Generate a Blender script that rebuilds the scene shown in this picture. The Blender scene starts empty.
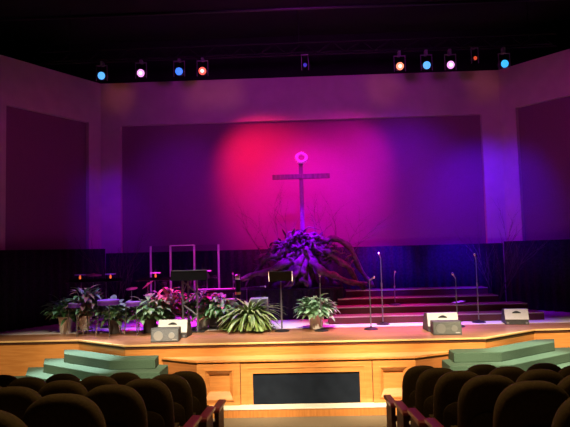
import bpy, bmesh, math, random
from mathutils import Vector, Matrix
R = math.radians
scene = bpy.context.scene
COL = scene.collection
rnd = random.Random(7)

# ------------------------------------------------------------------ materials
def mat(name, col, rough=0.6, metal=0.0, col2=None, nscale=12.0, stretch=(1, 1, 1), bump=0.0, spec=0.5,
        emit=None, estr=0.0, detail=4.0, coord='Object', bscale=None, lo=0.35, hi=0.65):
    m = bpy.data.materials.new(name); m.use_nodes = True
    nt = m.node_tree; N = nt.nodes; L = nt.links
    b = N['Principled BSDF']
    b.inputs['Base Color'].default_value = (*col, 1)
    b.inputs['Roughness'].default_value = rough
    b.inputs['Metallic'].default_value = metal
    b.inputs['Specular IOR Level'].default_value = spec
    if emit:
        b.inputs['Emission Color'].default_value = (*emit, 1)
        b.inputs['Emission Strength'].default_value = estr
    if col2 or bump:
        tc = N.new('ShaderNodeTexCoord'); mp = N.new('ShaderNodeMapping')
        mp.inputs['Scale'].default_value = stretch
        L.new(tc.outputs[coord], mp.inputs['Vector'])
        nz = N.new('ShaderNodeTexNoise'); nz.inputs['Scale'].default_value = nscale
        nz.inputs['Detail'].default_value = detail
        L.new(mp.outputs['Vector'], nz.inputs['Vector'])
        if col2:
            cr = N.new('ShaderNodeValToRGB')
            cr.color_ramp.elements[0].position = lo; cr.color_ramp.elements[1].position = hi
            cr.color_ramp.elements[0].color = (*col, 1); cr.color_ramp.elements[1].color = (*col2, 1)
            L.new(nz.outputs['Fac'], cr.inputs['Fac']); L.new(cr.outputs['Color'], b.inputs['Base Color'])
        if bump:
            src = nz
            if bscale:
                src = N.new('ShaderNodeTexNoise'); src.inputs['Scale'].default_value = bscale
                L.new(mp.outputs['Vector'], src.inputs['Vector'])
            bp = N.new('ShaderNodeBump'); bp.inputs['Strength'].default_value = bump
            bp.inputs['Distance'].default_value = 0.02
            L.new(src.outputs['Fac'], bp.inputs['Height']); L.new(bp.outputs['Normal'], b.inputs['Normal'])
    return m

def plank_mat(name, c1, c2, rough):
    m = bpy.data.materials.new(name); m.use_nodes = True
    nt = m.node_tree; N = nt.nodes; L = nt.links; b = N['Principled BSDF']
    tc = N.new('ShaderNodeTexCoord')
    br = N.new('ShaderNodeTexBrick')
    br.inputs['Color1'].default_value = (*c1, 1); br.inputs['Color2'].default_value = (*c2, 1)
    br.inputs['Mortar'].default_value = (c1[0] * .35, c1[1] * .35, c1[2] * .35, 1)
    br.inputs['Scale'].default_value = 1.0; br.inputs['Mortar Size'].default_value = 0.003
    br.inputs['Brick Width'].default_value = 1.3; br.inputs['Row Height'].default_value = 0.085
    L.new(tc.outputs['Object'], br.inputs['Vector'])
    mp = N.new('ShaderNodeMapping'); mp.inputs['Scale'].default_value = (2, 40, 2)
    L.new(tc.outputs['Object'], mp.inputs['Vector'])
    nz = N.new('ShaderNodeTexNoise'); nz.inputs['Scale'].default_value = 3
    L.new(mp.outputs['Vector'], nz.inputs['Vector'])
    mx = N.new('ShaderNodeMix'); mx.data_type = 'RGBA'; mx.blend_type = 'MULTIPLY'
    mx.inputs['Factor'].default_value = 0.45
    L.new(br.outputs['Color'], mx.inputs['A']); L.new(nz.outputs['Fac'], mx.inputs['B'])
    L.new(mx.outputs['Result'], b.inputs['Base Color'])
    b.inputs['Roughness'].default_value = rough
    return m

def glass_mat():
    m = bpy.data.materials.new('clear_acrylic'); m.use_nodes = True
    nt = m.node_tree; N = nt.nodes; L = nt.links
    N.remove(N['Principled BSDF'])
    t = N.new('ShaderNodeBsdfTransparent'); t.inputs['Color'].default_value = (.9, .9, .93, 1)
    g = N.new('ShaderNodeBsdfGlossy'); g.inputs['Roughness'].default_value = .08
    fr = N.new('ShaderNodeFresnel'); fr.inputs['IOR'].default_value = 1.4
    mx = N.new('ShaderNodeMixShader')
    L.new(fr.outputs['Fac'], mx.inputs['Fac']); L.new(t.outputs[0], mx.inputs[1]); L.new(g.outputs[0], mx.inputs[2])
    L.new(mx.outputs[0], N['Material Output'].inputs['Surface'])
    return m

M = {}
M['wall'] = mat('painted_plaster', (.50, .33, .42), .9, col2=(.55, .37, .46), nscale=3, bump=.04, bscale=120)
M['panel'] = mat('acoustic_fabric', (.20, .065, .17), .95, col2=(.24, .08, .20), nscale=60, bump=.1)
M['black'] = mat('black_ceiling', (.006, .006, .007), .9, col2=(.012, .01, .011), nscale=2)
M['drape'] = mat('black_velour', (.016, .016, .022), .95, col2=(.028, .028, .036), nscale=20, spec=.1)
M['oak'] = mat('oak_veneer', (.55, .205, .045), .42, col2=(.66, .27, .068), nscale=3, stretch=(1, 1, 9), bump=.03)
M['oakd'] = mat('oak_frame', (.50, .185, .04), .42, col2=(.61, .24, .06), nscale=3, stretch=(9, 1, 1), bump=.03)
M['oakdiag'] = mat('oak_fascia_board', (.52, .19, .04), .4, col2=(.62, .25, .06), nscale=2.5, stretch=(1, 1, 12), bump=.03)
M['trim'] = mat('oak_nosing', (.66, .38, .14), .28, col2=(.74, .46, .19), nscale=3, stretch=(1, 6, 6))
M['plank'] = plank_mat('stage_planks', (.46, .20, .10), (.56, .26, .13), .3)
M['scarpet'] = mat('stage_carpet', (.72, .66, .69), .95, col2=(.80, .74, .77), nscale=90, bump=.3)
M['green'] = mat('green_carpet', (.042, .085, .050), .95, col2=(.067, .122, .077), nscale=70, bump=.5)
M['floor'] = mat('auditorium_carpet', (.17, .125, .07), .95, col2=(.22, .165, .095), nscale=60, bump=.3)
M['screen'] = mat('speaker_cloth', (.006, .0095, .017), .9, col2=(.009, .0135, .023), nscale=5, bump=.25, spec=.15)
M['under'] = mat('painted_nosing_shadow', (.075, .018, .006), .6)  # dark brown used to paint the nosing's cast shadow
M['pale'] = mat('pale_trim', (.82, .76, .62), .5)
M['dark'] = mat('dark_seam_and_shade', (.01, .007, .005), .8)  # real seams, and the painted shade under the apron nosing
M['velvet'] = mat('brown_velvet', (.058, .037, .011), .85, col2=(.08, .052, .016), nscale=50, bump=.15)
M['burg'] = mat('burgundy_wood', (.22, .028, .045), .35, col2=(.27, .04, .06), nscale=6, stretch=(1, 8, 1))
M['endp'] = mat('dark_end_panel', (.10, .035, .035), .6, col2=(.13, .05, .045), nscale=20)
M['riser'] = mat('maroon_riser_carpet', (.13, .035, .04), .95, col2=(.17, .05, .055), nscale=70, bump=.4)
M['nosing'] = mat('metal_nosing', (.75, .70, .72), .35, .6)
M['blackm'] = mat('black_metal', (.014, .014, .016), .45, .2)
M['rig'] = mat('flat_black_rig', (.005, .005, .006), .85)
M['deadleaf'] = mat('dark_dry_leaf', (.02, .016, .03), .7, col2=(.05, .04, .06), nscale=9)
M['oakside'] = mat('shaded_oak', (.34, .115, .028), .45, col2=(.42, .15, .038), nscale=2.5, stretch=(1, 1, 12), bump=.03)  # oak darkened to paint in the shade on the angled side boards
M['grey'] = mat('grey_metal', (.28, .28, .30), .4, .4)
M['chrome'] = mat('chrome_metal', (.75, .75, .78), .22, .95)
M['truss'] = mat('truss_metal', (.27, .27, .28), .4, .3)
M['cross'] = mat('rough_cross_timber', (.07, .05, .06), .8, col2=(.11, .08, .09), nscale=4, stretch=(6, 6, 1), bump=.4)
M['root'] = mat('weathered_root', (.05, .033, .038), .85, col2=(.15, .105, .115), nscale=9, stretch=(1, 1, 1), bump=.6)
M['twig'] = mat('dry_branch', (.07, .055, .06), .8, col2=(.12, .10, .10), nscale=14)
M['thorn'] = mat('pale_thorn_vine', (.55, .50, .52), .7, col2=(.7, .65, .66), nscale=14)
M['grille'] = mat('speaker_grille', (.11, .12, .13), .5, .3, col2=(.20, .215, .23), nscale=160, bump=.5)
M['grilled'] = mat('dark_speaker_grille', (.075, .085, .075), .5, .3, col2=(.115, .125, .115), nscale=160, bump=.5)
M['cone'] = mat('speaker_cone', (.32, .33, .33), .45)
M['coned'] = mat('dark_speaker_cone', (.15, .16, .15), .45)
M['wedgew'] = mat('pale_grey_cabinet', (.66, .66, .62), .55, col2=(.72, .72, .68), nscale=30)
M['wedgeb'] = mat('charcoal_cabinet', (.05, .05, .05), .6, col2=(.07, .07, .07), nscale=30)
M['potw'] = mat('pale_ceramic', (.78, .73, .66), .5, col2=(.84, .79, .72), nscale=8)
M['potd'] = mat('dark_pot', (.05, .045, .045), .55, col2=(.075, .065, .06), nscale=8)
M['soil'] = mat('potting_soil', (.03, .02, .015), .95, bump=.6, nscale=40)
M['leafp'] = mat('variegated_leaf', (.10, .24, .09), .5, col2=(.25, .36, .20), nscale=14, lo=.42, hi=.66)
M['leafd'] = mat('deep_green_leaf', (.05, .17, .05), .42, col2=(.16, .34, .15), nscale=12)
M['leafy'] = mat('yellow_green_leaf', (.14, .28, .05), .5, col2=(.36, .44, .15), nscale=8)
M['leafb'] = mat('bright_green_leaf', (.14, .34, .16), .45, col2=(.46, .62, .42), nscale=12, lo=.42, hi=.68)
M['leafr'] = mat('red_lit_leaf', (.42, .06, .07), .5, col2=(.50, .20, .14), nscale=10)  # red stage light painted into the leaf colour
M['leafd_redlit'] = mat('dark_red_lit_leaf', (.22, .04, .05), .5, col2=(.14, .16, .06), nscale=10)  # dimmer red stage light painted into the leaf colour
M['drum'] = mat('purple_drum_shell', (.22, .05, .50), .3, .1)
M['head'] = mat('drum_head', (.30, .12, .52), .45)
M['brass'] = mat('cymbal_brass', (.62, .42, .20), .32, .8)
M['glass'] = glass_mat()
M['strip'] = mat('acrylic_edge', (.55, .50, .55), .3)
M['paper'] = mat('white_paper', (.8, .8, .8), .8)
M['amp'] = mat('grey_amp_cover', (.40, .37, .36), .7, col2=(.46, .43, .42), nscale=30)
M['ampg'] = mat('amp_grille_cloth', (.10, .09, .09), .8, col2=(.15, .13, .13), nscale=120)
M['keys'] = mat('pale_keys', (.72, .70, .70), .4)
M['yellow'] = mat('yellow_band', (.65, .50, .08), .5)
M['bulb'] = mat('warm_bulb', (.9, .3, .1), .4, emit=(1, .16, .04), estr=1.0)
LENS = {'blue': ((.035, .20, 1), 1.3), 'lightblue': ((.10, .42, 1), 1.25), 'cyan': ((.03, .42, 1), 1.3), 'magenta': ((1, .36, .95), 1.3),
        'red': ((1, .10, .06), 1.6), 'orange': ((1, .28, .14), 1.5), 'dimblue': ((.03, .05, .9), .5), 'dimred': ((1, .10, .03), .7),
        'hot': ((1, .75, .68), 1.6)}
for k, (c, s) in LENS.items():
    M['lens_' + k] = mat('lens_' + k, (.2, .2, .2), .3, emit=c, estr=s)

# ------------------------------------------------------------------ helpers
def tag(o, label=None, cat=None, group=None, kind=None):
    if label: o['label'] = label
    if cat: o['category'] = cat
    if group: o['group'] = group
    if kind: o['kind'] = kind
    return o

def thing(name, label, cat, loc=(0, 0, 0), rz=0, group=None):
    o = bpy.data.objects.new(name, None); COL.objects.link(o)
    o.empty_display_size = .2
    o.location = loc; o.rotation_euler = (0, 0, rz)
    return tag(o, label, cat, group)

def obj(name, bm, m, parent=None, smooth=None, bevel=0, loc=None, rot=None):
    me = bpy.data.meshes.new(name)
    bmesh.ops.recalc_face_normals(bm, faces=bm.faces[:])
    bm.to_mesh(me); bm.free()
    me.materials.append(M[m] if isinstance(m, str) else m)
    o = bpy.data.objects.new(name, me); COL.objects.link(o)
    if parent: o.parent = parent
    if loc: o.location = loc
    if rot: o.rotation_euler = rot
    if smooth is not None:
        for p in me.polygons: p.use_smooth = True
        if smooth > 0: me.set_sharp_from_angle(angle=R(smooth))
    if bevel:
        md = o.modifiers.new('bevel', 'BEVEL'); md.width = bevel; md.segments = 2; md.limit_method = 'ANGLE'
    return o

def struct(name, bm, m, **k):
    return tag(obj(name, bm, m, **k), kind='structure')

def BM(): return bmesh.new()

def box(bm, x0, x1, y0, y1, z0, z1):
    v = [bm.verts.new(p) for p in [(x0, y0, z0), (x1, y0, z0), (x1, y1, z0), (x0, y1, z0), (x0, y0, z1), (x1, y0, z1), (x1, y1, z1), (x0, y1, z1)]]
    for f in [(3, 2, 1, 0), (4, 5, 6, 7), (0, 1, 5, 4), (1, 2, 6, 5), (2, 3, 7, 6), (3, 0, 4, 7)]:
        bm.faces.new([v[i] for i in f])
    return bm

def prism(bm, poly, z0, z1):
    a = [bm.verts.new((x, y, z0)) for x, y in poly]; b = [bm.verts.new((x, y, z1)) for x, y in poly]
    bm.faces.new(a[::-1]); bm.faces.new(b)
    n = len(poly)
    for i in range(n): bm.faces.new([a[i], a[(i + 1) % n], b[(i + 1) % n], b[i]])
    return bm

def prism_x(bm, poly, x0, x1):                 # (y,z) outline along x
    a = [bm.verts.new((x0, y, z)) for y, z in poly]; b = [bm.verts.new((x1, y, z)) for y, z in poly]
    bm.faces.new(a[::-1]); bm.faces.new(b)
    n = len(poly)
    for i in range(n): bm.faces.new([a[i], a[(i + 1) % n], b[(i + 1) % n], b[i]])
    return bm

def tube(bm, pts, rad, seg=8, cap=True):
    pts = [Vector(p) for p in pts]; n = len(pts)
    if not isinstance(rad, (list, tuple)): rad = [rad] * n
    rings = []
    t0 = (pts[1] - pts[0]).normalized()
    up = Vector((0, 0, 1)) if abs(t0.z) < .9 else Vector((1, 0, 0))
    u = (up - t0 * up.dot(t0)).normalized()
    for i in range(n):
        t = (pts[min(i + 1, n - 1)] - pts[max(i - 1, 0)]).normalized()
        u = (u - t * u.dot(t)).normalized(); w = t.cross(u)
        rings.append([bm.verts.new(pts[i] + (u * math.cos(2 * math.pi * k / seg) + w * math.sin(2 * math.pi * k / seg)) * rad[i]) for k in range(seg)])
    for i in range(n - 1):
        for k in range(seg):
            bm.faces.new([rings[i][k], rings[i][(k + 1) % seg], rings[i + 1][(k + 1) % seg], rings[i + 1][k]])
    if cap:
        bm.faces.new(rings[0][::-1]); bm.faces.new(rings[-1])
    return bm

def lathe(bm, prof, seg=24, c=(0, 0, 0)):
    rings = []
    for r, z in prof:
        if r < 1e-5: rings.append([bm.verts.new((c[0], c[1], c[2] + z))])
        else: rings.append([bm.verts.new((c[0] + r * math.cos(2 * math.pi * k / seg), c[1] + r * math.sin(2 * math.pi * k / seg), c[2] + z)) for k in range(seg)])
    for a, b in zip(rings, rings[1:]):
        for k in range(seg):
            q = [a[k % len(a)], a[(k + 1) % len(a)], b[(k + 1) % len(b)], b[k % len(b)]]
            q2 = []
            for v in q:
                if v not in q2: q2.append(v)
            if len(q2) > 2: bm.faces.new(q2)
    if len(rings[0]) > 1: bm.faces.new(rings[0][::-1])
    if len(rings[-1]) > 1: bm.faces.new(rings[-1])
    return bm

def disc_y(bm, cx, y, cz, r, d, seg=20):        # short cylinder facing -y
    a = [bm.verts.new((cx + r * math.cos(2 * math.pi * k / seg), y, cz + r * math.sin(2 * math.pi * k / seg))) for k in range(seg)]
    b = [bm.verts.new((v.co.x, y + d, v.co.z)) for v in a]
    bm.faces.new(a); bm.faces.new(b[::-1])
    for k in range(seg): bm.faces.new([a[k], b[k], b[(k + 1) % seg], a[(k + 1) % seg]])
    return bm

def leaf(bm, base, az, el, L, W, droop, fold=.25, n=6, tipw=.0, peak=.4):
    d = Vector((math.cos(az) * math.cos(el), math.sin(az) * math.cos(el), math.sin(el)))
    side = Vector((-math.sin(az), math.cos(az), 0))
    p = Vector(base); rows = []
    for i in range(n + 1):
        t = i / n
        w = W * .5 * (math.sin(math.pi * min(1, (t ** .75) * .94 + .05)))
        up = side.cross(d)
        if up.z < 0 and abs(d.z) < .95: up = -up
        if p.z < .03: p.z = .03 + .004 * i
        rows.append((bm.verts.new(p - side * w + up * w * fold), bm.verts.new(p), bm.verts.new(p + side * w + up * w * fold)))
        d = (d + Vector((0, 0, -droop / n))).normalized(); p = p + d * (L / n)
    for a, b in zip(rows, rows[1:]):
        for k in range(2): bm.faces.new([a[k], a[k + 1], b[k + 1], b[k]])

def dup(root, loc, rz=None, label=None):
    r = root.copy(); COL.objects.link(r); r.location = loc
    if rz is not None: r.rotation_euler = (0, 0, rz)
    if label: r['label'] = label
    for ch in list(root.children):
        c = ch.copy(); COL.objects.link(c); c.parent = r
        for g in list(ch.children):
            d = g.copy(); COL.objects.link(d); d.parent = c
    return r

# ------------------------------------------------------------------ the setting
S = .98          # stage height
ZF = -.15        # auditorium floor in front of the stage
SL = .175        # floor slope
YF = 8.78        # where the slope starts
def zfl(y): return ZF + max(0, YF - y) * SL
bm = BM()
prism_x(bm, [(17, ZF), (YF, ZF), (-3, zfl(-3)), (-3, ZF - .4), (17, ZF - .4)], -9.6, 9.6)
struct('floor', bm, 'floor')

LW = [(-5.25, 14.5), (-8.4, 9.32)]         # left angled wall, in plan
RW = [(5.35, 14.5), (8.5, 10.65)]
WT = 7.2
# back wall with a recessed panel
bm = BM()
box(bm, LW[0][0], -4.72, 14.5, 14.9, ZF, WT)
box(bm, 4.85, RW[0][0], 14.5, 14.9, ZF, WT)
box(bm, -4.72, 4.85, 14.5, 14.9, 6.04, WT)
struct('wall_back', bm, 'wall')
struct('trim_1', box(BM(), -4.72, 4.85, 14.62, 14.9, ZF, 6.04), 'panel')

def wing(name, P, Q, s0, s1, ztop, trimname):
    P = Vector(P); Q = Vector(Q); d = (Q - P); ln = d.length; d.normalize()
    n = Vector((d.y, -d.x))
    if n.dot(Vector((0, 1))) < 0: n = -n      # away from the audience
    def seg(bm, a, b, t0, t1, z0, z1):
        p = P + d * a; q = P + d * b
        poly = [p + n * t0, q + n * t0, q + n * t1, p + n * t1]
        prism(bm, [(v.x, v.y) for v in poly], z0, z1)
    bm = BM()
    seg(bm, 0, s0, 0, .4, ZF, WT); seg(bm, s1, ln, 0, .4, ZF, WT); seg(bm, s0, s1, 0, .4, ztop, WT)
    struct(name, bm, 'wall')
    bm = BM(); seg(bm, s0, s1, .12, .4, ZF, ztop)
    struct(trimname, bm, 'panel')
wing('wall_left_angled', LW[0], LW[1], .38, 2.62, 6.08, 'trim_2')
wing('wall_right_angled', RW[0], RW[1], .42, 2.6, 6.1, 'trim_3')
struct('wall_left', box(BM(), -9.5, -8.4, -3, 9.5, ZF, 8.6), 'black')
struct('wall_right', box(BM(), 8.5, 9.6, -3, 10.8, ZF, 8.6), 'black')
struct('wall_rear', box(BM(), -9.5, 9.6, -3.4, -3, ZF, 8.6), 'black')
bm = BM()
box(bm, -9.6, 9.7, -3.4, 16, 8.6, 8.9)
box(bm, -9.6, 9.7, 15.2, 15.6, ZF, 8.6)
struct('ceiling', bm, 'black')

# low black drape along the three walls
def drape(name, pts, z0, z1, label, wave=.035, lam=.22):
    bm = BM(); col = []
    P = [Vector(p) for p in pts]
    for a, b in zip(P, P[1:]):
        d = b - a; L = d.length; d.normalize(); n = Vector((-d.y, d.x)); k = int(L / (lam / 6))
        for i in range(k):
            s = L * i / k; q = a + d * s + n * wave * math.sin(s / lam * 2 * math.pi) 
            col.append(q)
    col.append(P[-1])
    rows = [[bm.verts.new((q.x, q.y, z)) for q in col] for z in (z0, (z0 + z1) / 2, z1)]
    for r0, r1 in zip(rows, rows[1:]):
        for i in range(len(col) - 1): bm.faces.new([r0[i], r0[i + 1], r1[i + 1], r1[i]])
    o = obj(name, bm, 'drape', smooth=0)
    md = o.modifiers.new('s', 'SOLIDIFY'); md.thickness = .012
    tag(o, label, 'curtain', 'low black drapes around the stage')
    return o
drape('stage_drape', [(-5.06, 14.3), (5.16, 14.3)], S + .02, 2.64, 'low black drape across the back wall behind the risers')
drape('stage_drape', [(-5.085, 14.30), (-7.13, 11.03)], S + .02, 2.76, 'low black drape along the angled left wall')
drape('stage_drape', [(5.185, 14.30), (7.78, 11.2)], S + .02, 2.68, 'low black drape along the angled right wall')

# ------------------------------------------------------------------ stage
st = thing('stage_platform', 'broad oak-fronted stage with polished plank front and carpeted rear', 'stage')
def lerp_wall(W, y): 
    t = (y - W[0][1]) / (W[1][1] - W[0][1]); return W[0][0] + (W[1][0] - W[0][0]) * t
FR = [(lerp_wall(LW, 10.72) + .02, 10.72), (-4.33, 10.7), (-3.18, 9.92), (3.2, 9.92), (4.38, 10.74), (lerp_wall(RW, 10.9) - .02, 10.9)]
BK = [(RW[0][0] - .02, 14.48), (LW[0][0] + .02, 14.48)]
yc = 11.55
xl = lerp_wall(LW, yc) + .02; xr = lerp_wall(RW, yc) - .02
obj('plank_floor', prism(BM(), FR + [(xr, yc), (xl, yc)], S - .04, S), 'plank', st)
obj('carpet', prism(BM(), [(xl, yc), (xr, yc)] + BK, S - .04, S + .008), 'scarpet', st)
def inset(poly, d, ends=True):                 # move a front polyline back by d
    out = []
    P = [Vector(p) for p in poly]
    for i, p in enumerate(P):
        ns = []
        if i > 0: t = (P[i] - P[i - 1]).normalized(); ns.append(Vector((-t.y, t.x)))
        if i < len(P) - 1: t = (P[i + 1] - P[i]).normalized(); ns.append(Vector((-t.y, t.x)))
        n = sum(ns, Vector((0, 0))).normalized(); c = n.dot(ns[0])
        out.append(p + n * d / c)
    return [(v.x, v.y) for v in out]
def strip(bm, line, d0, d1, z0, z1):
    a = inset(line, d0); b = inset(line, d1)
    for i in range(len(line) - 1): prism(bm, [a[i], a[i + 1], b[i + 1], b[i]], z0, z1)
    return bm
obj('nosing', strip(BM(), FR, -.025, .03, S - .028, S + .001), 'trim', st, bevel=.005)
obj('nosing_shadow', strip(BM(), FR, .0, .04, S - .068, S - .028), 'under', st)  # dark strip painting the shadow that the nosing casts on the fascia
obj('fascia', strip(BM(), FR, .02, .06, ZF, S - .068), 'oakdiag', st)

# apron: lower platform with panelled front
ap = thing('stage_apron', 'low oak apron with panelled front at centre of the stage', 'stage front')
AF = [(-2.5, 9.93), (-1.82, 9.55), (1.88, 9.56), (2.62, 9.93)]
AZ = .75
obj('apron_top', prism(BM(), [(-2.5, 9.935), (-1.82, 9.55), (1.88, 9.56), (2.62, 9.935)], AZ - .03, AZ), 'trim', ap)
obj('nosing', strip(BM(), AF, -.035, .0, AZ - .032, AZ + .002), 'oakd', ap, bevel=.005)
obj('overhang_shade', strip(BM(), AF[1:3], .035, .06, AZ - .075, AZ - .03), 'dark', ap)  # dark strip painted in for the shade under the apron overhang
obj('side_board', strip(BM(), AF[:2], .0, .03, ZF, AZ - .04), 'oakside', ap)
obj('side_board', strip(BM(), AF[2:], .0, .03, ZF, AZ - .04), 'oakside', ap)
y0 = 9.555; zt = AZ - .06
bm = BM()                                       # face frame: stiles and rails round the openings
box(bm, -1.82, -1.69, y0 - .03, y0 + .05, 0, zt); box(bm, -1.19, -1.085, y0 - .03, y0 + .05, 0, zt)
box(bm, -1.69, -1.19, y0 - .03, y0 + .05, 0, .085); box(bm, -1.69, -1.19, y0 - .03, y0 + .05, .60, zt)
obj('access_door', bm, 'oak', ap)
bm = BM()
box(bm, 1.75, 1.88, y0 - .03, y0 + .05, 0, zt); box(bm, 1.16, 1.265, y0 - .03, y0 + .05, 0, zt)
box(bm, 1.265, 1.75, y0 - .03, y0 + .05, 0, .085); box(bm, 1.265, 1.75, y0 - .03, y0 + .05, .60, zt)
obj('access_door', bm, 'oak', ap)
def moulding(cx, hw, z0, z1):
    """protruding moulding whose bevels slope in to a recessed field"""
    o = BM(); ya = y0 - .055; yr = y0 + .0; yb = y0 + .03
    def ring(x0, x1, za, zb, y): return [o.verts.new((x, y, z)) for x, z in ((x0, za), (x1, za), (x1, zb), (x0, zb))]
    r0 = ring(cx - hw, cx + hw, z0, z1, y0 - .028)
    r1 = ring(cx - hw, cx + hw, z0, z1, ya)
    r2 = ring(cx - hw + .018, cx + hw - .018, z0 + .018, z1 - .018, ya)
    r3 = ring(cx - hw + .075, cx + hw - .075, z0 + .14, z1 - .085, yr)
    r4 = ring(cx - hw + .075, cx + hw - .075, z0 + .14, z1 - .085, yb)
    for a, b in ((r0, r1), (r1, r2), (r2, r3), (r3, r4)):
        for k in range(4): o.faces.new([a[k], a[(k + 1) % 4], b[(k + 1) % 4], b[k]])
    o.faces.new(r4)
    return o
obj('panel_moulding', moulding(-1.44, .25, .085, .60), 'oak', ap)
obj('panel_moulding', moulding(1.508, .243, .085, .60), 'oak', ap)
bm = BM()
box(bm, -1.075, -.87, y0, y0 + .05, 0, zt); box(bm, .94, 1.15, y0, y0 + .05, 0, zt)
box(bm, -.87, .94, y0, y0 + .05, .515, zt)
for x0, x1, z0, z1 in ((-.96, -.945, .0, .60), (1.02, 1.035, .0, .60), (-.96, 1.035, .60, .615)):
    box(bm, x0, x1, y0 - .012, y0, z0, z1)
obj('screen_frame', bm, 'oak', ap)
bm = BM()
nx, nz = 40, 16                                  # cloth pulled slightly unevenly
g = [[bm.verts.new((-.87 + 1.81 * i / nx, y0 + .03 + .004 * math.sin(i * .9 + j * .5) * (1 if 0 < j < nz else 0), .515 * j / nz)) for i in range(nx + 1)] for j in range(nz + 1)]
for j in range(nz):
    for i in range(nx): bm.faces.new([g[j][i], g[j][i + 1], g[j + 1][i + 1], g[j + 1][i]])
obj('cloth_screen', bm, 'screen', ap, smooth=0)
obj('seam', box(BM(), -1.085, -1.075, y0 + .02, y0 + .05, 0, zt), 'dark', ap)
obj('seam', box(BM(), 1.15, 1.16, y0 + .02, y0 + .05, 0, zt), 'dark', ap)
obj('plinth', box(BM(), -1.95, 2.0, 9.33, 9.56, ZF, -.022), 'oakd', ap, bevel=.003)
obj('plinth_cap', box(BM(), -1.95, 2.0, 9.32, 9.56, -.022, -.001), 'pale', ap, bevel=.003)

# carpeted steps, left and right
def steps(side, label):
    t = thing('stage_steps', label, 'steps', group='green steps up to the stage')
    s = -1 if side == 'L' else 1
    A = Vector((3.18, 9.92)); B = Vector((4.33, 10.7)); dd = (B - A).normalized(); n = Vector((dd.y, -dd.x))
    zs = [.80, .64, .48, .32, .16, .0]
    ds = [.42, .68, .95, 1.22, 1.49, 1.76]
    xin = [2.52, 2.38, 2.26, 2.16, 2.08, 2.06]
    xb = [4.60, 4.98, 5.30, 5.62, 5.94, 6.26]
    if side == 'R': xb = [4.72, 5.08, 5.42, 5.76, 6.1, 6.4]
    for k in range(6):
        d = ds[k]
        # front bend: intersection of the diagonal offset by d with the front line offset by d
        yf = 9.92 - d
        q = A + n * d
        bx = q.x + dd.x * (yf - q.y) / dd.y
        e0 = Vector((xb[k], 10.69)); rdir = Vector((-.395, -.92)) if side == 'L' else Vector((-.40, -.917))
        # where the end edge meets the diagonal front
        # e0 + rdir*u  on  q + dd*v
        det = rdir.x * -dd.y - -dd.x * rdir.y
        r = q - e0
        u = (r.x * -dd.y - -dd.x * r.y) / det
        e1 = e0 + rdir * u
        back_in = (xin[k], 9.945 if k else 9.945)
        z0 = ZF
        # inner end front corner
        px0, px1 = (1.88, 2.62) if side == 'R' else (1.82, 2.5)
        dy = 9.56 + (9.93 - 9.56) * (xin[k] - px0) / (px1 - px0) - .03
        pts = [(xin[k], yf), (bx, yf), (e1.x, e1.y), (e0.x, e0.y), (4.36, 10.67), (3.2, 9.885), (px1 + .06, 9.885)]
        if dy < 9.88: pts.append((xin[k], dy))
        if k < 5: zlow = zs[k + 1]
        else: zlow = ZF
        poly = [(s * x, y) for x, y in pts]
        if s < 0: poly = poly[::-1]
        obj('step', prism(BM(), poly, zlow, zs[k]), 'green', t, bevel=.012)
steps('L', 'green carpeted steps at the left of the stage, in cool light')
steps('R', 'green carpeted steps at the right of the stage, in warm light')

# choir risers
tl = [(.57, 5.12), (.73, 4.96), (.83, 4.50), (1.06, 4.42)]
rl = ['lowest front choir riser, the widest, with maroon carpet', 'second choir riser from the front, maroon carpet', 'third choir riser from the front, maroon carpet', 'topmost choir riser at the back, maroon carpet']
for k, (a, b) in enumerate(tl):
    y1 = 12.0 + .46 * k; z1 = S + .165 + .15 * k
    t = thing('choir_riser', rl[k], 'riser', (0, 0, 0), group='choir risers stepped up at right')
    obj('body', box(BM(), a, b, y1, y1 + .455, S + .008, z1 - .02), 'riser', t)
    obj('tread', box(BM(), a, b, y1 + .012, y1 + .455, z1 - .02, z1), 'riser', t)
    obj('edge_strip', box(BM(), a, b, y1 - .006, y1 + .012, z1 - .02, z1 + .002), 'nosing', t)

# ------------------------------------------------------------------ cross on tree roots
pl = thing('draped_platform', 'black draped platform under the tree roots', 'platform')
obj('deck', box(BM(), -1.75, .98, 12.95, 13.9, 1.66, 1.70), 'drape', pl)
bm = BM()
k = 90
a = []
for i in range(k + 1):
    x = -1.74 + 2.71 * i / k; a.append((x, 12.965 + .02 * math.sin(i * .9)))
prism(bm, a + [(.97, 13.88), (-1.74, 13.88)], S + .008, 1.66)
obj('skirt', bm, 'drape', pl)

rootT = thing('tree_root_stump', 'upturned gnarled tree roots heaped under the cross', 'tree stump', (.05, 13.4, 1.70))
def gnarl(p0, p1, r0, r1, sag, n=14, jit=.05, sd=0):
    q = random.Random(sd); pts = []; rad = []
    p0 = Vector(p0); p1 = Vector(p1)
    ph = [q.uniform(0, 6.28) for _ in range(4)]
    for i in range(n + 1):
        t = i / n
        p = p0.lerp(p1, t) + Vector((0, 0, sag * math.sin(math.pi * t)))
        w = jit * math.sin(math.pi * min(1, t * 1.4 + .1)) 
        p += Vector((math.sin(t * 7 + ph[0]) * w, math.sin(t * 6 + ph[1]) * w, math.sin(t * 8 + ph[2]) * w))
        pts.append(p); rad.append((r0 + (r1 - r0) * t ** .75) * (1 + .16 * math.sin(t * 19 + ph[3])))
    return pts, rad
bm = BM()
lathe(bm, [(.34, 0), (.24, .22), (.19, .5), (.20, .8), (.26, 1.0), (.22, 1.2), (.12, 1.31), (.0, 1.33)], 22)
for v in bm.verts:
    an = math.atan2(v.co.y, v.co.x); f = 1 + .2 * math.sin(an * 5 + v.co.z * 4) + .12 * math.sin(an * 9 + v.co.z * 7)
    v.co.x *= f; v.co.y *= f * .8
obj('trunk', bm, 'root', rootT, smooth=0)
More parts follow.
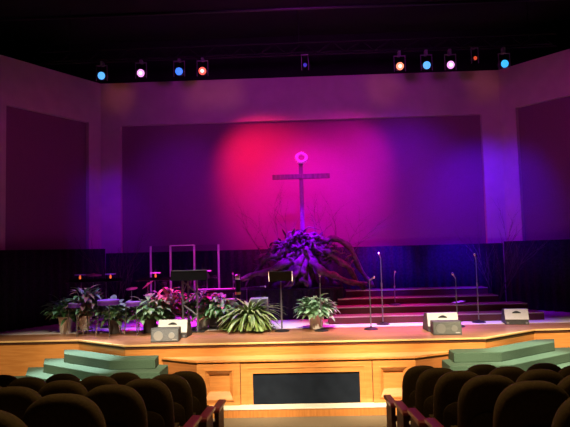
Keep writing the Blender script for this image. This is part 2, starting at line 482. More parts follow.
def gnarl_path(ctrl, r0, r1, sd, n=22, jit=.03):
    q = random.Random(sd); C = [Vector(c) for c in ctrl]; C = [C[0] * 2 - C[1]] + C + [C[-1] * 2 - C[-2]]
    pts = []; rad = []; ph = [q.uniform(0, 6.28) for _ in range(4)]; m = len(C) - 3
    for i in range(n + 1):
        t = i / n * m; k = min(int(t), m - 1); u = t - k
        a, b, c, d = C[k:k + 4]
        p = .5 * ((2 * b) + (c - a) * u + (2 * a - 5 * b + 4 * c - d) * u * u + (3 * b - a - 3 * c + d) * u ** 3)
        T = i / n
        p += Vector((math.sin(T * 17 + ph[0]), math.sin(T * 15 + ph[1]), math.sin(T * 19 + ph[2]))) * jit
        pts.append(p); rad.append((r0 + (r1 - r0) * T ** .8) * (1 + .2 * math.sin(T * 31 + ph[3])))
    return pts, rad
roots = [
    ([(-.05, -.1, .85), (-.35, -.25, .62), (-.85, -.33, .42), (-1.62, -.30, .20)], .14, .05),
    ([(-.1, -.05, 1.0), (-.6, -.15, .82), (-1.0, -.2, .58), (-1.35, -.1, .05)], .09, .04),
    ([(.0, -.2, .8), (-.12, -.36, .55), (-.2, -.42, .3), (-.42, -.40, .03)], .11, .05),
    ([(.05, -.2, .8), (.02, -.38, .4), (-.02, -.41, .2), (.12, -.42, .02)], .08, .035),
    ([(.05, -.15, .9), (.3, -.32, .52), (.72, -.35, .26), (1.50, .0, .02)], .14, .05),
    ([(.1, -.1, 1.0), (.5, -.2, .85), (.95, -.15, .55), (1.45, .05, -.06)], .11, .05),
    ([(.15, .0, 1.1), (.6, .0, 1.12), (1.02, .02, 1.05), (1.35, .08, .5), (1.66, .12, -.08)], .10, .05),
    ([(-.1, .1, 1.1), (-.5, .1, 1.0), (-.9, .1, .8), (-1.1, .1, .7)], .10, .03),
    ([(-.1, .05, .9), (-.5, .1, .45), (-.8, .15, .03)], .10, .05),
    ([(.1, .1, .9), (.45, .1, .5), (.8, .1, .03)], .10, .05)]
for i, (ct, r0, r1) in enumerate(roots):
    pts, rad = gnarl_path(ct, r0, r1, 20 + i)
    obj('root', tube(BM(), pts, rad, 10), 'root', rootT, smooth=0)
# tangled finer rootlets and torn bark over the crown
bm = BM()
q = random.Random(5)
for i in range(150):
    x = q.gauss(0, .42); x = max(-1.0, min(1.05, x))
    zt_ = 1.30 - .42 * abs(x) ** 1.3
    p0 = Vector((x, q.uniform(-.28, .2), q.uniform(zt_ - .5, zt_)))
    a2 = q.uniform(0, 2 * math.pi); L = q.uniform(.18, .5)
    p1 = p0 + Vector((math.cos(a2) * L, -abs(math.sin(a2)) * L * .35, q.uniform(-.25, .12)))
    pts, rad = gnarl(p0, p1, q.uniform(.018, .055), .008, q.uniform(-.05, .12), n=7, jit=.05, sd=i)
    tube(bm, pts, rad, 6)
obj('rootlets', bm, 'root', rootT, smooth=0)
bm = BM(); q = random.Random(9)
for i in range(260):
    x = max(-1.0, min(1.15, q.gauss(.05, .5)))
    zt_ = 1.34 - .36 * abs(x) ** 1.4
    leaf(bm, (x, q.uniform(-.34, .2), q.uniform(zt_ - .55, zt_)), q.uniform(0, 6.28), R(q.uniform(-50, 60)), q.uniform(.10, .22), q.uniform(.05, .10), q.uniform(-.4, 1), n=4)
lv = obj('dried_leaves', bm, 'deadleaf', rootT); lv['label'] = 'dark dry leaves caught in the roots'

cr = thing('wooden_cross', 'tall thin wooden cross standing on the tree roots', 'cross', (.065, 13.45, 3.02))
obj('upright', box(BM(), -.05, .05, -.045, .045, -.02, 1.75), 'cross', cr, bevel=.008)
obj('crossbeam', box(BM(), -.70, .70, -.062, -.005, 1.30, 1.42), 'cross', cr, bevel=.008)
bm = BM()
q = random.Random(11)
for k in range(4):
    pts = []
    for i in range(41):
        a = 2 * math.pi * i / 40
        r = .118 + .022 * math.sin(a * 5 + k * 1.6); pts.append((r * math.cos(a), .03 * math.cos(a * 5 + k * 1.6), r * .8 * math.sin(a)))
    tube(bm, pts, .017, 6, cap=False)
for i in range(110):
    a = q.uniform(0, 6.283); p = Vector((.118 * math.cos(a), q.uniform(-.03, .03), .108 * math.sin(a)))
    d = Vector((math.cos(a) + q.uniform(-.6, .6), q.uniform(-.8, .8), math.sin(a) + q.uniform(-.6, .6))).normalized()
    tube(bm, [p, p + d * .05], [.007, .001], 5)
tag(obj('thorn_crown', bm, 'thorn', smooth=0, loc=(.085, 13.36, 4.83)), 'pale ring of twisted thorns on top of the cross', 'crown')

# bare branch trees
def bare_tree(name, label, loc, H, spread, sd, thick=.03, n=7):
    q = random.Random(sd)
    t = thing(name, label, 'tree', loc, group='bare branches on the stage')
    bm = BM()
    lathe(bm, [(.14, 0), (.15, .02), (.15, .05), (.02, .055)], 18)
    obj('base', bm, 'twig', t)
    bm = BM()
    def branch(p, d, L, r, depth):
        pts = [p]; m = 6; dd = d.copy()
        for i in range(m):
            dd = (dd + Vector((q.uniform(-.22, .22), q.uniform(-.06, .06), q.uniform(-.1, .2)))).normalized()
            pts.append(pts[-1] + dd * L / m)
        tube(bm, pts, [r * (1 - .75 * i / m) for i in range(m + 1)], 5)
        if depth > 0:
            for i in range(2, m + 1):
                for _ in range(2 if depth > 1 else 1):
                    nd = (dd + Vector((q.uniform(-1, 1) * spread, q.uniform(-.12, .12), q.uniform(-.3, .5)))).normalized()
                    branch(pts[i], nd, L * q.uniform(.4, .62), r * .5, depth - 1)
    for i in range(n):
        a = (i / (n - 1) - .5) * 1.5
        branch(Vector((0, 0, .04)), Vector((math.sin(a) * spread * .6, q.uniform(-.12, .12), 1)).normalized(), H * q.uniform(.5, .72), thick * .6, 2)
    obj('branches', bm, 'twig', t, smooth=0)
bare_tree('bare_branch_tree', 'bare branch tree in blue light at right behind the risers', (4.67, 13.52, S + .008), 2.2, .42, 3, .016, 4)
bare_tree('bare_branch_tree', 'bare branch tree in violet light against the left pillar', (-4.42, 13.3, S + .008), 2.1, .3, 8, .014, 4)

# fine twigs rising on either side of the cross: part of the stump's crown
bm = BM(); q = random.Random(77)
def twig(p, d, L, r, dep):
    pts = [p]; dd = d.copy()
    for i in range(6):
        dd = (dd + Vector((q.uniform(-.22, .22), q.uniform(-.1, .1), q.uniform(-.12, .16)))).normalized(); pts.append(pts[-1] + dd * L / 6)
    tube(bm, pts, [r * (1 - .8 * i / 6) for i in range(7)], 4)
    if dep:
        for i in range(1, 7): twig(pts[i], (dd + Vector((q.uniform(-.9, .9), q.uniform(-.2, .2), q.uniform(-.3, .5)))).normalized(), L * .5, r * .5, dep - 1)
for x in (-1.0, -.8, -.55, -.35, .3, .5, .75, 1.0, 1.2):
    twig(Vector((x, .1, 1.25 - .45 * abs(x))), Vector((x * .45, 0, 1)).normalized(), q.uniform(.7, 1.1), .008, 2)
obj('twigs', bm, 'twig', rootT, smooth=0)

# ------------------------------------------------------------------ plants
def plant(name, label, x, y, pot, potr, poth, leafm, Hc, Rc, n, L, W, droop, sd, fern=False, stand=False, second=None):
    q = random.Random(sd); z = S + (.008 if y > yc else 0)
    t = thing(name, label, 'plant', (x, y, z), group='potted plants along the stage')
    zb = 0
    if stand:
        bm = BM()
        for k in range(4):
            a = math.pi / 4 + k * math.pi / 2
            tube(bm, [(.16 * math.cos(a), .16 * math.sin(a), 0), (.14 * math.cos(a), .14 * math.sin(a), .42)], .011, 6)
        for zz in (.09, .19):
            pts = [(.155 * math.cos(i * math.pi / 12), .155 * math.sin(i * math.pi / 12), zz) for i in range(25)]
            tube(bm, pts, .008, 5, cap=False)
        box(bm, -.115, .115, -.115, .115, .085, .1)
        zb = .1
        obj('plant_stand', bm, 'chrome', t, smooth=40)
    bm = BM()
    lathe(bm, [(potr * .68, zb), (potr * .75, zb + .01), (potr * .96, zb + poth * .86), (potr, zb + poth * .88), (potr, zb + poth), (potr * .9, zb + poth), (potr * .88, zb + poth * .9), (0, zb + poth * .9)], 24)
    obj('pot', bm, pot, t, smooth=35)
    bm = BM(); lathe(bm, [(potr * .87, zb + poth * .9), (potr * .8, zb + poth * .93), (0, zb + poth * .95)], 20)
    obj('soil', bm, 'soil', t, smooth=0)
    zr = zb + poth * .92
    bm = BM(); b2 = BM()
    for i in range(n):
        az = q.uniform(0, 2 * math.pi)
        tgt = bm if (second is None or q.random() > second[1]) else b2
        if fern:
            el = R(q.uniform(8, 74)); l = L * q.uniform(.65, 1.1) * (1.0 if el < R(60) else .8)
            leaf(tgt, (q.uniform(-.05, .05), q.uniform(-.05, .05), zr), az, el, l, W * q.uniform(.8, 1.2), droop * q.uniform(.8, 1.3), n=8)
        else:
            el = q.uniform(.0, 1) ** .8; rr = Rc * math.sqrt(q.uniform(.05, 1))
            h = zr + (Hc - zr) * el * math.sqrt(max(.05, 1 - (rr / Rc) ** 2 * .75))
            p = Vector((rr * math.cos(az), rr * math.sin(az), h))
            if p.z > zr + .05:
                tube(tgt, [(p.x * .08, p.y * .08, zr - .02), (p.x * .5, p.y * .5, zr + (p.z - zr) * .7), tuple(p)], .005, 4)
            leaf(tgt, p, az + q.uniform(-.7, .7), R(q.uniform(-15, 55)), L * q.uniform(.7, 1.2), W * q.uniform(.75, 1.2), droop * q.uniform(.6, 1.4))
    obj('foliage', bm, leafm, t)
    if second: 
        f = obj('leaf_cluster', b2, second[0], t); f['label'] = second[2]
    else: b2.free()
plant('potted_plant', 'leafy plant in a pale pot at far left of the row', -4.98, 11.65, 'potw', .15, .34, 'leafd', .72, .29, 150, .24, .10, .9, 1)
plant('potted_plant', 'tall plant with painted red light, in a pale pot on a wire stand', -4.50, 11.45, 'potw', .13, .28, 'leafd', .98, .30, 180, .24, .09, .8, 2, stand=True, second=('leafd_redlit', .5, 'leaves tinted as if in dim red light'))
plant('potted_plant', 'pale variegated plant in a dark pot left of centre row', -3.86, 11.42, 'potd', .15, .30, 'leafp', .68, .29, 150, .24, .115, 1.0, 3)
plant('potted_plant', 'variegated plant in a dark pot just left of the pale speaker', -3.15, 11.45, 'potd', .15, .28, 'leafp', .76, .31, 150, .26, .12, 1.0, 4)
plant('potted_plant', 'green plant with painted red light, rising behind the pale speaker', -2.88, 11.85, 'potd', .17, .30, 'leafp', .90, .38, 190, .26, .09, .9, 5, second=('leafr', .55, 'leaves tinted as if in red light'))
plant('potted_plant', 'dark green plant in a pale pot behind the truss lectern', -2.12, 11.9, 'potw', .14, .34, 'leafd', .78, .32, 150, .24, .10, 1.0, 6, second=('leafr', .2, 'leaves tinted as if in pinkish red light'))
plant('potted_plant', 'dark green bushy plant between the truss lectern and the fern', -1.66, 11.62, 'potd', .15, .28, 'leafd', .70, .29, 160, .24, .10, 1.1, 7, second=('leafr', .15, 'leaves tinted as if in reddish light'))
plant('potted_fern', 'large arching yellow green fern beside the music stand', -1.08, 11.45, 'potd', .17, .24, 'leafy', .7, .4, 360, .80, .072, 1.7, 8, fern=True)
plant('potted_plant', 'bright green bushy plant in a white pot behind a microphone', .28, 11.45, 'potw', .17, .30, 'leafb', .66, .29, 200, .23, .11, 1.1, 9)

# ------------------------------------------------------------------ stage speakers
def wedge_front(label, x, y, rz, dark):
    t = thing('stage_speaker', label, 'speaker', (x, y, S), rz, group='floor speakers on the stage')
    w = .255; prof = [(-.17, 0), (.17, 0), (.15, .235), (-.115, .25), (-.135, .235)]
    obj('cabinet', prism_x(BM(), prof, -w, w), 'wedgeb' if dark else 'wedgeb', t, bevel=.008)
    # grille follows the sloping front face
    def fp(z): return -.17 + (.035) * z / .235
    bm = BM()
    prism_x(bm, [(fp(.02) - .012, .02), (fp(.02), .02), (fp(.225), .225), (fp(.225) - .012, .225)], -w + .015, w - .015)
    g = obj('grille', bm, 'grilled' if dark else 'grille', t, bevel=.004)
    for cx, r in ((-.115, .085), (.125, .055)):
        bm = BM(); disc_y(bm, cx, fp(.118) - .024, .118, r, .02, 24)
        obj('driver', bm, 'coned' if dark else 'cone', g)
    bm = BM(); box(bm, .14, .22, fp(.05) - .017, fp(.05) - .008, .035, .055)
    obj('badge', bm, 'cone', g)
wedge_front('small grey grilled speaker at left edge of the stage, facing the seats', -2.53, 10.32, R(4), False)
wedge_front('small dark grey grilled speaker at right edge of the stage, facing the seats', 2.64, 10.42, R(-4), True)

def wedge_back(label, x, y, rz, w, h):
    t = thing('monitor_wedge', label, 'speaker', (x, y, S), rz, group='monitor wedges on the stage')
    prof = [(-.20, .0), (.24, 0), (.10, h - .02), (-.12, h), (-.19, .10)]
    obj('cabinet', prism_x(BM(), prof, -w, w), 'wedgeb', t, bevel=.01)
    def fp(z): return -.19 + .07 * (z - .10) / (h - .10)
    bm = BM()
    # pale sloping back with an arched handle slot
    n = 16
    out = [(-w, .10), (w, .10), (w, h), (-w, h)]
    y_a = lambda z: fp(z) - .014
    prism_x(bm, [(fp(.1) - .014, .10), (fp(.1), .10), (fp(h - .01), h - .005), (fp(h - .01) - .014, h - .005)], -w - .004, w + .004)
    p = obj('back_panel', bm, 'wedgew', t, bevel=.006)
    p['label'] = 'pale grey back panel'
    bm = BM(); zc = h * .76
    pts = [(-.085 + .17 * i / 12, zc + .032 * math.sin(math.pi * i / 12)) for i in range(13)] + [(.085, zc - .012), (-.085, zc - .012)]
    a = [bm.verts.new((px, y_a(pz) - .006, pz)) for px, pz in pts]; b = [bm.verts.new((px, y_a(pz) + .012, pz)) for px, pz in pts]
    bm.faces.new(a); bm.faces.new(b[::-1])
    for i in range(len(a)): bm.faces.new([a[i], b[i], b[(i + 1) % len(a)], a[(i + 1) % len(a)]])
    obj('handle', bm, 'blackm', p)
    for sx in (-1, 1):
        bm = BM(); box(bm, sx * w * .8 - .02, sx * w * .8 + .02, -.205, -.19, .01, .05)
        obj('foot', bm, 'grey', t)
wedge_back('pale backed monitor wedge behind the small grey speaker at left', -2.48, 10.84, R(-3), .28, .34)
wedge_back('pale backed monitor wedge behind the dark grey speaker at right', 2.66, 10.90, R(3), .29, .35)
wedge_back('lone monitor wedge by itself at far right of the stage', 4.35, 11.60, R(-8), .225, .31)

# ------------------------------------------------------------------ microphones and music stands
def mic_stand(label, x, y, z, H, bend=0, base=True, boom=0, drop=0):
    t = thing('microphone_stand', label, 'microphone stand', (x, y, z), group='microphone stands on the stage')
    bm = BM(); lathe(bm, [(.14, 0), (.14, .012), (.10, .03), (.025, .04), (.018, .06)], 24)
    obj('base', bm, 'blackm', t, smooth=40)
    bm = BM(); tube(bm, [(0, 0, .03), (0, 0, H * .55)], .0125, 8)
    tube(bm, [(0, 0, H * .5), (0, 0, H - .12)], .009, 8)
    tube(bm, [(0, 0, H * .52), (0, 0, H * .58)], .018, 10)
    obj('pole', bm, 'grey', t, smooth=40)
    top = Vector((0, 0, H - .12))
    if boom:
        bm = BM(); p1 = top + Vector((boom, -.05, .02)); tube(bm, [top - Vector((boom * .2, 0, .0)), p1], .008, 6); obj('boom', bm, 'blackm', t); top = p1
        d = Vector((1, -.2, 0)).normalized() * (1 if boom > 0 else -1)
    else:
        d = Vector((math.sin(R(bend)), -.5 * math.sin(R(abs(bend)) + .3), math.cos(R(bend)))).normalized()
    bm = BM(); tube(bm, [top, top + d * .10], [.011, .014], 8)
    obj('microphone', bm, 'grey', t, smooth=40)
    bm = BM(); e = top + d * .12
    bmesh.ops.create_icosphere(bm, subdivisions=2, radius=.028, matrix=Matrix.Translation(e))
    obj('mic_head', bm, 'chrome', t, smooth=0)
mic_stand('microphone stand in front of the white potted plant', .37, 11.14, S, 1.10)
mic_stand('microphone stand with a bent head at the centre of the stage', 1.36, 11.2, S, 1.09, 55)
mic_stand('tall slim microphone stand at the left front of the risers', 1.69, 11.82, S + .008, 1.50, -20)
mic_stand('small dim microphone stand standing on the risers', 2.11, 12.72, S + .165 + .15, .76, 10)
mic_stand('microphone stand just behind the dark grey speaker at right', 3.10, 11.3, S, 1.08, -35)
mic_stand('tall slim microphone stand at the right front of the risers', 3.68, 11.80, S + .008, 1.42, -15)
mic_stand('boom microphone stand among the amplifiers, arm pointing right', -1.22, 12.4, S + .008, .92, 0, boom=.30)
mic_stand('thin microphone stand left of the tall dark tube', -1.52, 12.4, S + .008, 1.12)

def music_stand(label, x, y, z, W, Hd, h, lamp=None, tilt=20):
    t = thing('music_stand', label, 'music stand', (x, y, z), group='music stands on the stage')
    bm = BM(); lathe(bm, [(.15, 0), (.15, .012), (.10, .03), (.02, .04)], 24); obj('base', bm, 'blackm', t, smooth=40)
    bm = BM(); tube(bm, [(0, 0, .03), (0, 0, h)], .012, 8); tube(bm, [(0, 0, .03), (0, 0, h * .6)], .016, 8)
    obj('pole', bm, 'grey', t, smooth=40)
    # desk leans back away from the player; we see its back
    bm = BM(); box(bm, -W / 2, W / 2, -.008, .008, 0, Hd); box(bm, -W / 2, W / 2, .008, .07, 0, .01)
    d = obj('desk', bm, 'rig', t, loc=(0, -.02, h - .02), rot=(R(tilt), 0, 0))
    for s in (-1, 1):
        bm = BM(); box(bm, s * W / 2 - .008, s * W / 2 + .008, -.014, .012, 0, Hd)
        obj('edge', bm, 'chrome', d)
    if lamp is not None:
        bm = BM(); tube(bm, [(lamp, -.02, h - .02), (lamp, .06, h + .09), (lamp, .0, h + .15)], .007, 6)
        obj('lamp_arm', bm, 'blackm', t)
        bm = BM(); prof = [(-.05, h + .135), (.05, h + .135), (.035, h + .16), (-.035, h + .16)]
        prism_x(bm, prof, lamp - .11, lamp + .11)
        obj('lamp_hood', bm, 'strip', t)
        bm = BM(); lathe(bm, [(0, h + .045), (.018, h + .05), (.022, h + .09), (.012, h + .135), (0, h + .136)], 12, (lamp, -.01, 0))
        obj('bulb', bm, 'bulb', t, smooth=0)
music_stand('black music stand with a solid desk at centre stage', -.415, 11.22, S, .47, .21, 1.02)
for i, (x, lx, lab) in enumerate([(-4.95, -.02, 'music stand with a lamp at the far left'), (-4.38, .10, 'music stand with a lamp, second from the far left'),
                                  (-3.28, .02, 'music stand with a lamp left of the truss lectern'), (-2.2, .0, 'music stand with a lamp just right of the truss lectern')]):
    music_stand(lab, x, 12.95 if i == 3 else 12.4, S + .008, .74 if i in (1, 2) else .5, .24, 1.03, lx, 84)

t = thing('truss_lectern', 'black truss lectern with a slanted top behind the left speakers', 'lectern', (-2.29, 11.5, S))
bm = BM(); prism_x(bm, [(-.19, 1.215), (.20, 1.08), (.20, 1.11), (-.19, 1.245)], -.37, .37)
obj('desk', bm, 'blackm', t)
bm = BM(); prism_x(bm, [(-.205, 1.05), (-.19, 1.05), (-.19, 1.25), (-.205, 1.25)], -.37, .37)
obj('front_board', bm, 'blackm', t)
obj('edge', box(BM(), -.37, .37, -.212, -.19, 1.245, 1.262), 'grey', t)
for x, y in ((-.15, -.12), (.15, -.12), (-.08, .10)):
    bm = BM(); tube(bm, [(x, y, .02), (x, y, 1.12)], .021, 10); obj('post', bm, 'truss', t, smooth=40)
bm = BM(); pz = [.10, .33, .56, .79, 1.03]
for i in range(4):
    a = (-.15 if i % 2 == 0 else .15); tube(bm, [(a, -.12, pz[i]), (-a, -.12, pz[i + 1])], .017, 8)
for i in range(4):
    a = (-.15, -.12) if i % 2 else (-.08, .10); b = (-.08, .10) if i % 2 else (-.15, -.12)
    tube(bm, [(a[0], a[1], pz[i]), (b[0], b[1], pz[i + 1])], .010, 6)
obj('brace', bm, 'truss', t, smooth=40)
obj('base_plate', box(BM(), -.30, .30, -.22, .22, 0, .02), 'blackm', t, bevel=.005)

# ------------------------------------------------------------------ drums, keyboard, amplifiers
def tom(label, x, y, z, r, ztop, hgt):
    t = thing('standing_drum', label, 'drum', (x, y, z), rnd.uniform(-.3, .3), group='purple drums on chrome legs')
    bm = BM(); lathe(bm, [(r, ztop - hgt), (r * 1.01, ztop - hgt + .02), (r * 1.0, ztop - .02), (r, ztop - .005)], 28)
    obj('shell', bm, 'drum', t, smooth=40)
    bm = BM(); lathe(bm, [(r * 1.03, ztop - .025), (r * 1.03, ztop + .004), (r * .98, ztop + .006), (0, ztop + .004)], 28)
    obj('drum_head', bm, 'head', t, smooth=40)
    for k in range(3):
        a = R(-90 + 120 * k + 35)
        c, s = math.cos(a) * r * 1.05, math.sin(a) * r * 1.05
        bm = BM(); tube(bm, [(c, s, ztop - .06), (c, s, .40), (c * 1.22, s * 1.22, .01)], .010, 8)
        obj('leg', bm, 'chrome', t, smooth=40)
zc = S + .008
tom('small shallow purple drum on chrome legs, left of three among the plants', -4.56, 11.14, S, .14, .66, .08)
tom('shallow purple drum on chrome legs, widest of three among the plants', -3.88, 11.1, S, .21, .71, .09)
tom('small shallow purple drum on chrome legs, right of three among the plants', -3.38, 11.12, S, .14, .66, .08)
def cymbal(label, x, y, z, H, r, tx, ty):
    t = thing('cymbal', label, 'cymbal', (x, y, z), group='cymbals on stands')
    bm = BM()
    for k in range(3):
        a = R(90 + 120 * k); tube(bm, [(0, 0, .38), (math.cos(a) * .26, math.sin(a) * .26, .01)], .009, 6)
    tube(bm, [(0, 0, .2), (0, 0, H + .03)], .010, 8)
    obj('stand', bm, 'chrome', t, smooth=40)
    bm = BM(); lathe(bm, [(0, .028), (r * .15, .024), (r * .2, .012), (r, -.012), (r, -.016), (r * .2, .006), (0, .02)], 28)
    obj('plate', bm, 'brass', t, smooth=30, loc=(0, 0, H), rot=(R(tx), R(ty), 0))
cymbal('brass cymbal raised above the plants at far left', -4.86, 12.9, zc, 1.16, .19, 6, 4)
cymbal('flat brass cymbal above the widest purple drum', -3.82, 12.45, zc, .85, .13, 12, -3)
cymbal('brass cymbal steeply tilted, right of the flat one', -3.52, 12.7, zc, .92, .17, 10, -34)
cymbal('small brass cymbal tilted over the left purple drum', -4.66, 12.6, zc, .74, .11, 10, -40)

t = thing('keyboard', 'slim electronic keyboard on a crossed stand behind the plants', 'keyboard', (-1.9, 12.45, zc))
obj('keybed', box(BM(), -.50, .50, -.16, .16, .70, .77), 'blackm', t, bevel=.01)
obj('keys', box(BM(), -.46, .46, -.03, .14, .77, .785), 'keys', t)
bm = BM()
for s in (-1, 1): tube(bm, [(s * .3, -.12, .01), (-s * .3, .12, .70)], .016, 8); tube(bm, [(s * .3, -.18, .015), (s * .3, .18, .015)], .016, 8)
obj('stand', bm, 'blackm', t)
def amp(label, x, y, w, h, d):
    t = thing('amplifier', label, 'amplifier', (x, y, zc), group='amplifiers behind the plants')
    obj('cabinet', box(BM(), -w, w, -d, d, .02, h), 'amp', t, bevel=.015)
    obj('grille', box(BM(), -w + .03, w - .03, -d - .008, -d, .06, h - .11), 'ampg', t)
    obj('control_panel', box(BM(), -w + .03, w - .03, -d - .006, -d, h - .09, h - .02), 'grey', t)
    bm = BM(); tube(bm, [(-.09, 0, h), (-.08, 0, h + .03), (.08, 0, h + .03), (.09, 0, h)], .009, 6); obj('handle', bm, 'blackm', t)
    for sx in (-1, 1):
        for sy in (-1, 1):
            bm = BM(); lathe(bm, [(.02, 0), (.02, .02)], 10, (sx * (w - .05), sy * (d - .05), 0)); obj('foot', bm, 'blackm', t)
amp('wide grey amplifier behind the bushy plant, left of the dark tube', -1.72, 11.98, .28, .60, .13)
amp('grey amplifier just behind the fern, right of the dark tube', -.92, 12.0, .19, .60, .15)
t = thing('tall_tube', 'tall dark tube with a shiny cap and yellow band behind the fern', 'tube', (-1.38, 12.05, zc))
bm = BM(); lathe(bm, [(.14, 0), (.14, .02), (.065, .04), (.062, .08), (.062, 1.02), (.05, 1.03)], 20); obj('body', bm, 'blackm', t, smooth=40)
bm = BM(); lathe(bm, [(.064, .68), (.066, .69), (.066, .725), (.064, .735)], 20); obj('band', bm, 'yellow', t, smooth=40)
bm = BM(); lathe(bm, [(.062, 1.0), (.068, 1.01), (.068, 1.10), (.05, 1.12), (0, 1.125)], 20); obj('cap', bm, 'chrome', t, smooth=40)

# clear drum shield
t = thing('drum_shield', 'clear acrylic drum shield of tall panels behind the lectern', 'screen', (0, 0, zc))
xs = [-3.57, -3.06, -2.50, -1.94]; ys = [13.15, 13.0, 13.0, 13.1]
for i in range(3):
    bm = BM(); a = Vector((xs[i], ys[i])); b = Vector((xs[i + 1], ys[i + 1])); n = Vector((-(b - a).y, (b - a).x)).normalized() * .006
    e = (b - a).normalized() * .03
    prism(bm, [tuple(a + e - n), tuple(b - e - n), tuple(b - e + n), tuple(a + e + n)], 0, 1.79)
    obj('panel', bm, 'glass', t)
for i in range(4):
    obj('edge_strip', box(BM(), xs[i] - .022, xs[i] + .022, ys[i] - .012, ys[i] + .012, 0, 1.79), 'strip', t)
obj('top_rail', box(BM(), xs[1], xs[2], 12.985, 13.015, 1.775, 1.80), 'strip', t)

bm = BM(); box(bm, -.12, .12, -.09, .09, 0, .012)
for v in bm.verts: v.co.z += .045 * (v.co.x / .12) ** 2 * (1 if v.co.x > 0 else .3)
tag(obj('sheet_music', bm, 'paper', loc=(3.52, 12.68, S + .165 + .15 + .001), rot=(0, 0, .3)), 'white sheet of paper lying on the second riser', 'paper')

# ------------------------------------------------------------------ theatre seats
def superell(hw, z0, z1, n=28, e=2.6, mid=.55):
    # outline: straight sides from z0, domed top
    zs = z0 + (z1 - z0) * mid; pts = [(-hw * .93, z0), (-hw, z0 + .06)]
    for i in range(n + 1):
        a = math.pi - math.pi * i / n
        c, s = math.cos(a), math.sin(a)
        pts.append((hw * math.copysign(abs(c) ** (2 / e), c), zs + (z1 - zs) * abs(s) ** (2 / e)))
    pts += [(hw, z0 + .06), (hw * .93, z0)]
    return pts

def pillow(bm, out, lay, lean=0.0, z0=0):
    cx = 0; cz = sum(p[1] for p in out) / len(out); rings = []
    for ins, y in lay:
        w = max(abs(p[0]) for p in out); h = max(p[1] for p in out) - cz
        rings.append([bm.verts.new((px * (1 - ins / w), y - lean * (cz + (pz - cz) * (1 - ins / h) - z0), cz + (pz - cz) * (1 - ins / h))) for px, pz in out])
    n = len(out)
    for a, b in zip(rings, rings[1:]):
        for k in range(n): bm.faces.new([a[k], a[(k + 1) % n], b[(k + 1) % n], b[k]])
    bm.faces.new(rings[0]); bm.faces.new(rings[-1][::-1])
    return bm

def seat_proto(side, label):
    s = -1 if side == 'R' else 1                 # direction of the aisle from the seat
    t = thing('theater_seat', label, 'seat', group='theatre seats, %s block' % ('left' if side == 'L' else 'right'))
    out = superell(.262, .30, .965)
    lay = [(.07, -.055), (.035, -.05), (.012, -.035), (.0, -.012), (.0, .03), (.02, .05), (.06, .062)]
    obj('backrest', pillow(BM(), out, lay, .13, .35), 'velvet', t, smooth=0)
    out2 = superell(.19, .36, .68)
    obj('back_shell', pillow(BM(), out2, [(.02, -.075), (.0, -.068), (.0, -.04)], .13, .35), 'velvet', t, smooth=40)
    bm = BM(); box(bm, -.25, .25, .05, .48, .30, .41)
    bmesh.ops.bevel(bm, geom=bm.edges[:], offset=.04, segments=3, affect='EDGES')
    obj('cushion', bm, 'velvet', t, smooth=40)
    bm = BM()
    x = s * .385
    prism_x(bm, [(-.05, -SL * -.05), (.42, -SL * .42), (.40, .43), (-.03, .45)], x - .028, x + .028)
    obj('end_panel', bm, 'endp', t, bevel=.006)
    bm = BM()
    prism_x(bm, [(-.13, .46), (.45, .43), (.48, .445), (.47, .475), (-.10, .515), (-.13, .50)], x - .05, x + .05)
    obj('armrest', bm, 'burg', t, bevel=.012)
    bm = BM()
    a, b = sorted((x, -s * .25))
    box(bm, a, b, .02, .07, .25, .31)
    for xx in (-.2, .2):
        prism_x(bm, [(.02, -SL * .02), (.10, -SL * .10), (.08, .31), (.02, .31)], xx - .02, xx + .02)
    obj('seat_frame', bm, 'endp', t)
    return t
order = ['first', 'second', 'third', 'fourth', 'fifth', 'sixth']
pos = ['on the aisle', 'second from the aisle', 'third from the aisle', 'fourth from the aisle']
def seats(side, y0, dy, x0, counts):
    proto = None
    for r, n in enumerate(counts):
        for c in range(n):
            y = y0 - dy * r; x = (x0 + .77 * c) * (-1 if side == 'L' else 1)
            rw = 'front row' if r == 0 else ('nearest row' if r == 5 else order[r] + ' row from the stage')
            lab = 'dark brown theatre seat, %s, %s block, %s' % (rw, 'left' if side == 'L' else 'right', pos[c])
            if proto is None:
                proto = seat_proto(side, lab); proto.location = (x, y, zfl(y))
            else: dup(proto, (x, y, zfl(y)), 0, lab)
seats('L', 7.05, .89, 1.485, [4, 3, 3, 2, 1, 1])
seats('R', 7.30, .865, 1.515, [3, 3, 2, 2, 1, 1])

# ------------------------------------------------------------------ lights in the rig
tr = thing('lighting_truss', 'black lighting truss carrying the coloured stage lamps', 'truss', (0, 0, 0))
bm = BM()
for yy, zz in ((13.0, 7.26), (13.0, 7.56), (13.25, 7.41)): tube(bm, [(-6.2, yy, zz), (6.2, yy, zz)], .026, 8)
obj('chord', bm, 'rig', tr, smooth=40)
bm = BM(); i = 0; x = -6.1
while x < 6.0:
    z0, z1 = (7.26, 7.56) if i % 2 else (7.56, 7.26)
    tube(bm, [(x, 13, z0), (x + .35, 13, z1)], .012, 6); tube(bm, [(x, 13.25, 7.41), (x + .35, 13.0, z1)], .012, 6); x += .35; i += 1
obj('lattice', bm, 'rig', tr)
for x in (-5.5, 0.1, 5.6): obj('hanger', tube(BM(), [(x, 13.1, 7.5), (x, 13.1, 8.6)], .012, 6), 'blackm', tr)
pp = tag(obj('ceiling_pipe', tube(BM(), [(-8.3, 10.8, 7.42), (8.3, 10.8, 7.42)], .035, 10), 'blackm', smooth=0), 'long dim pipe across the dark ceiling', 'pipe')

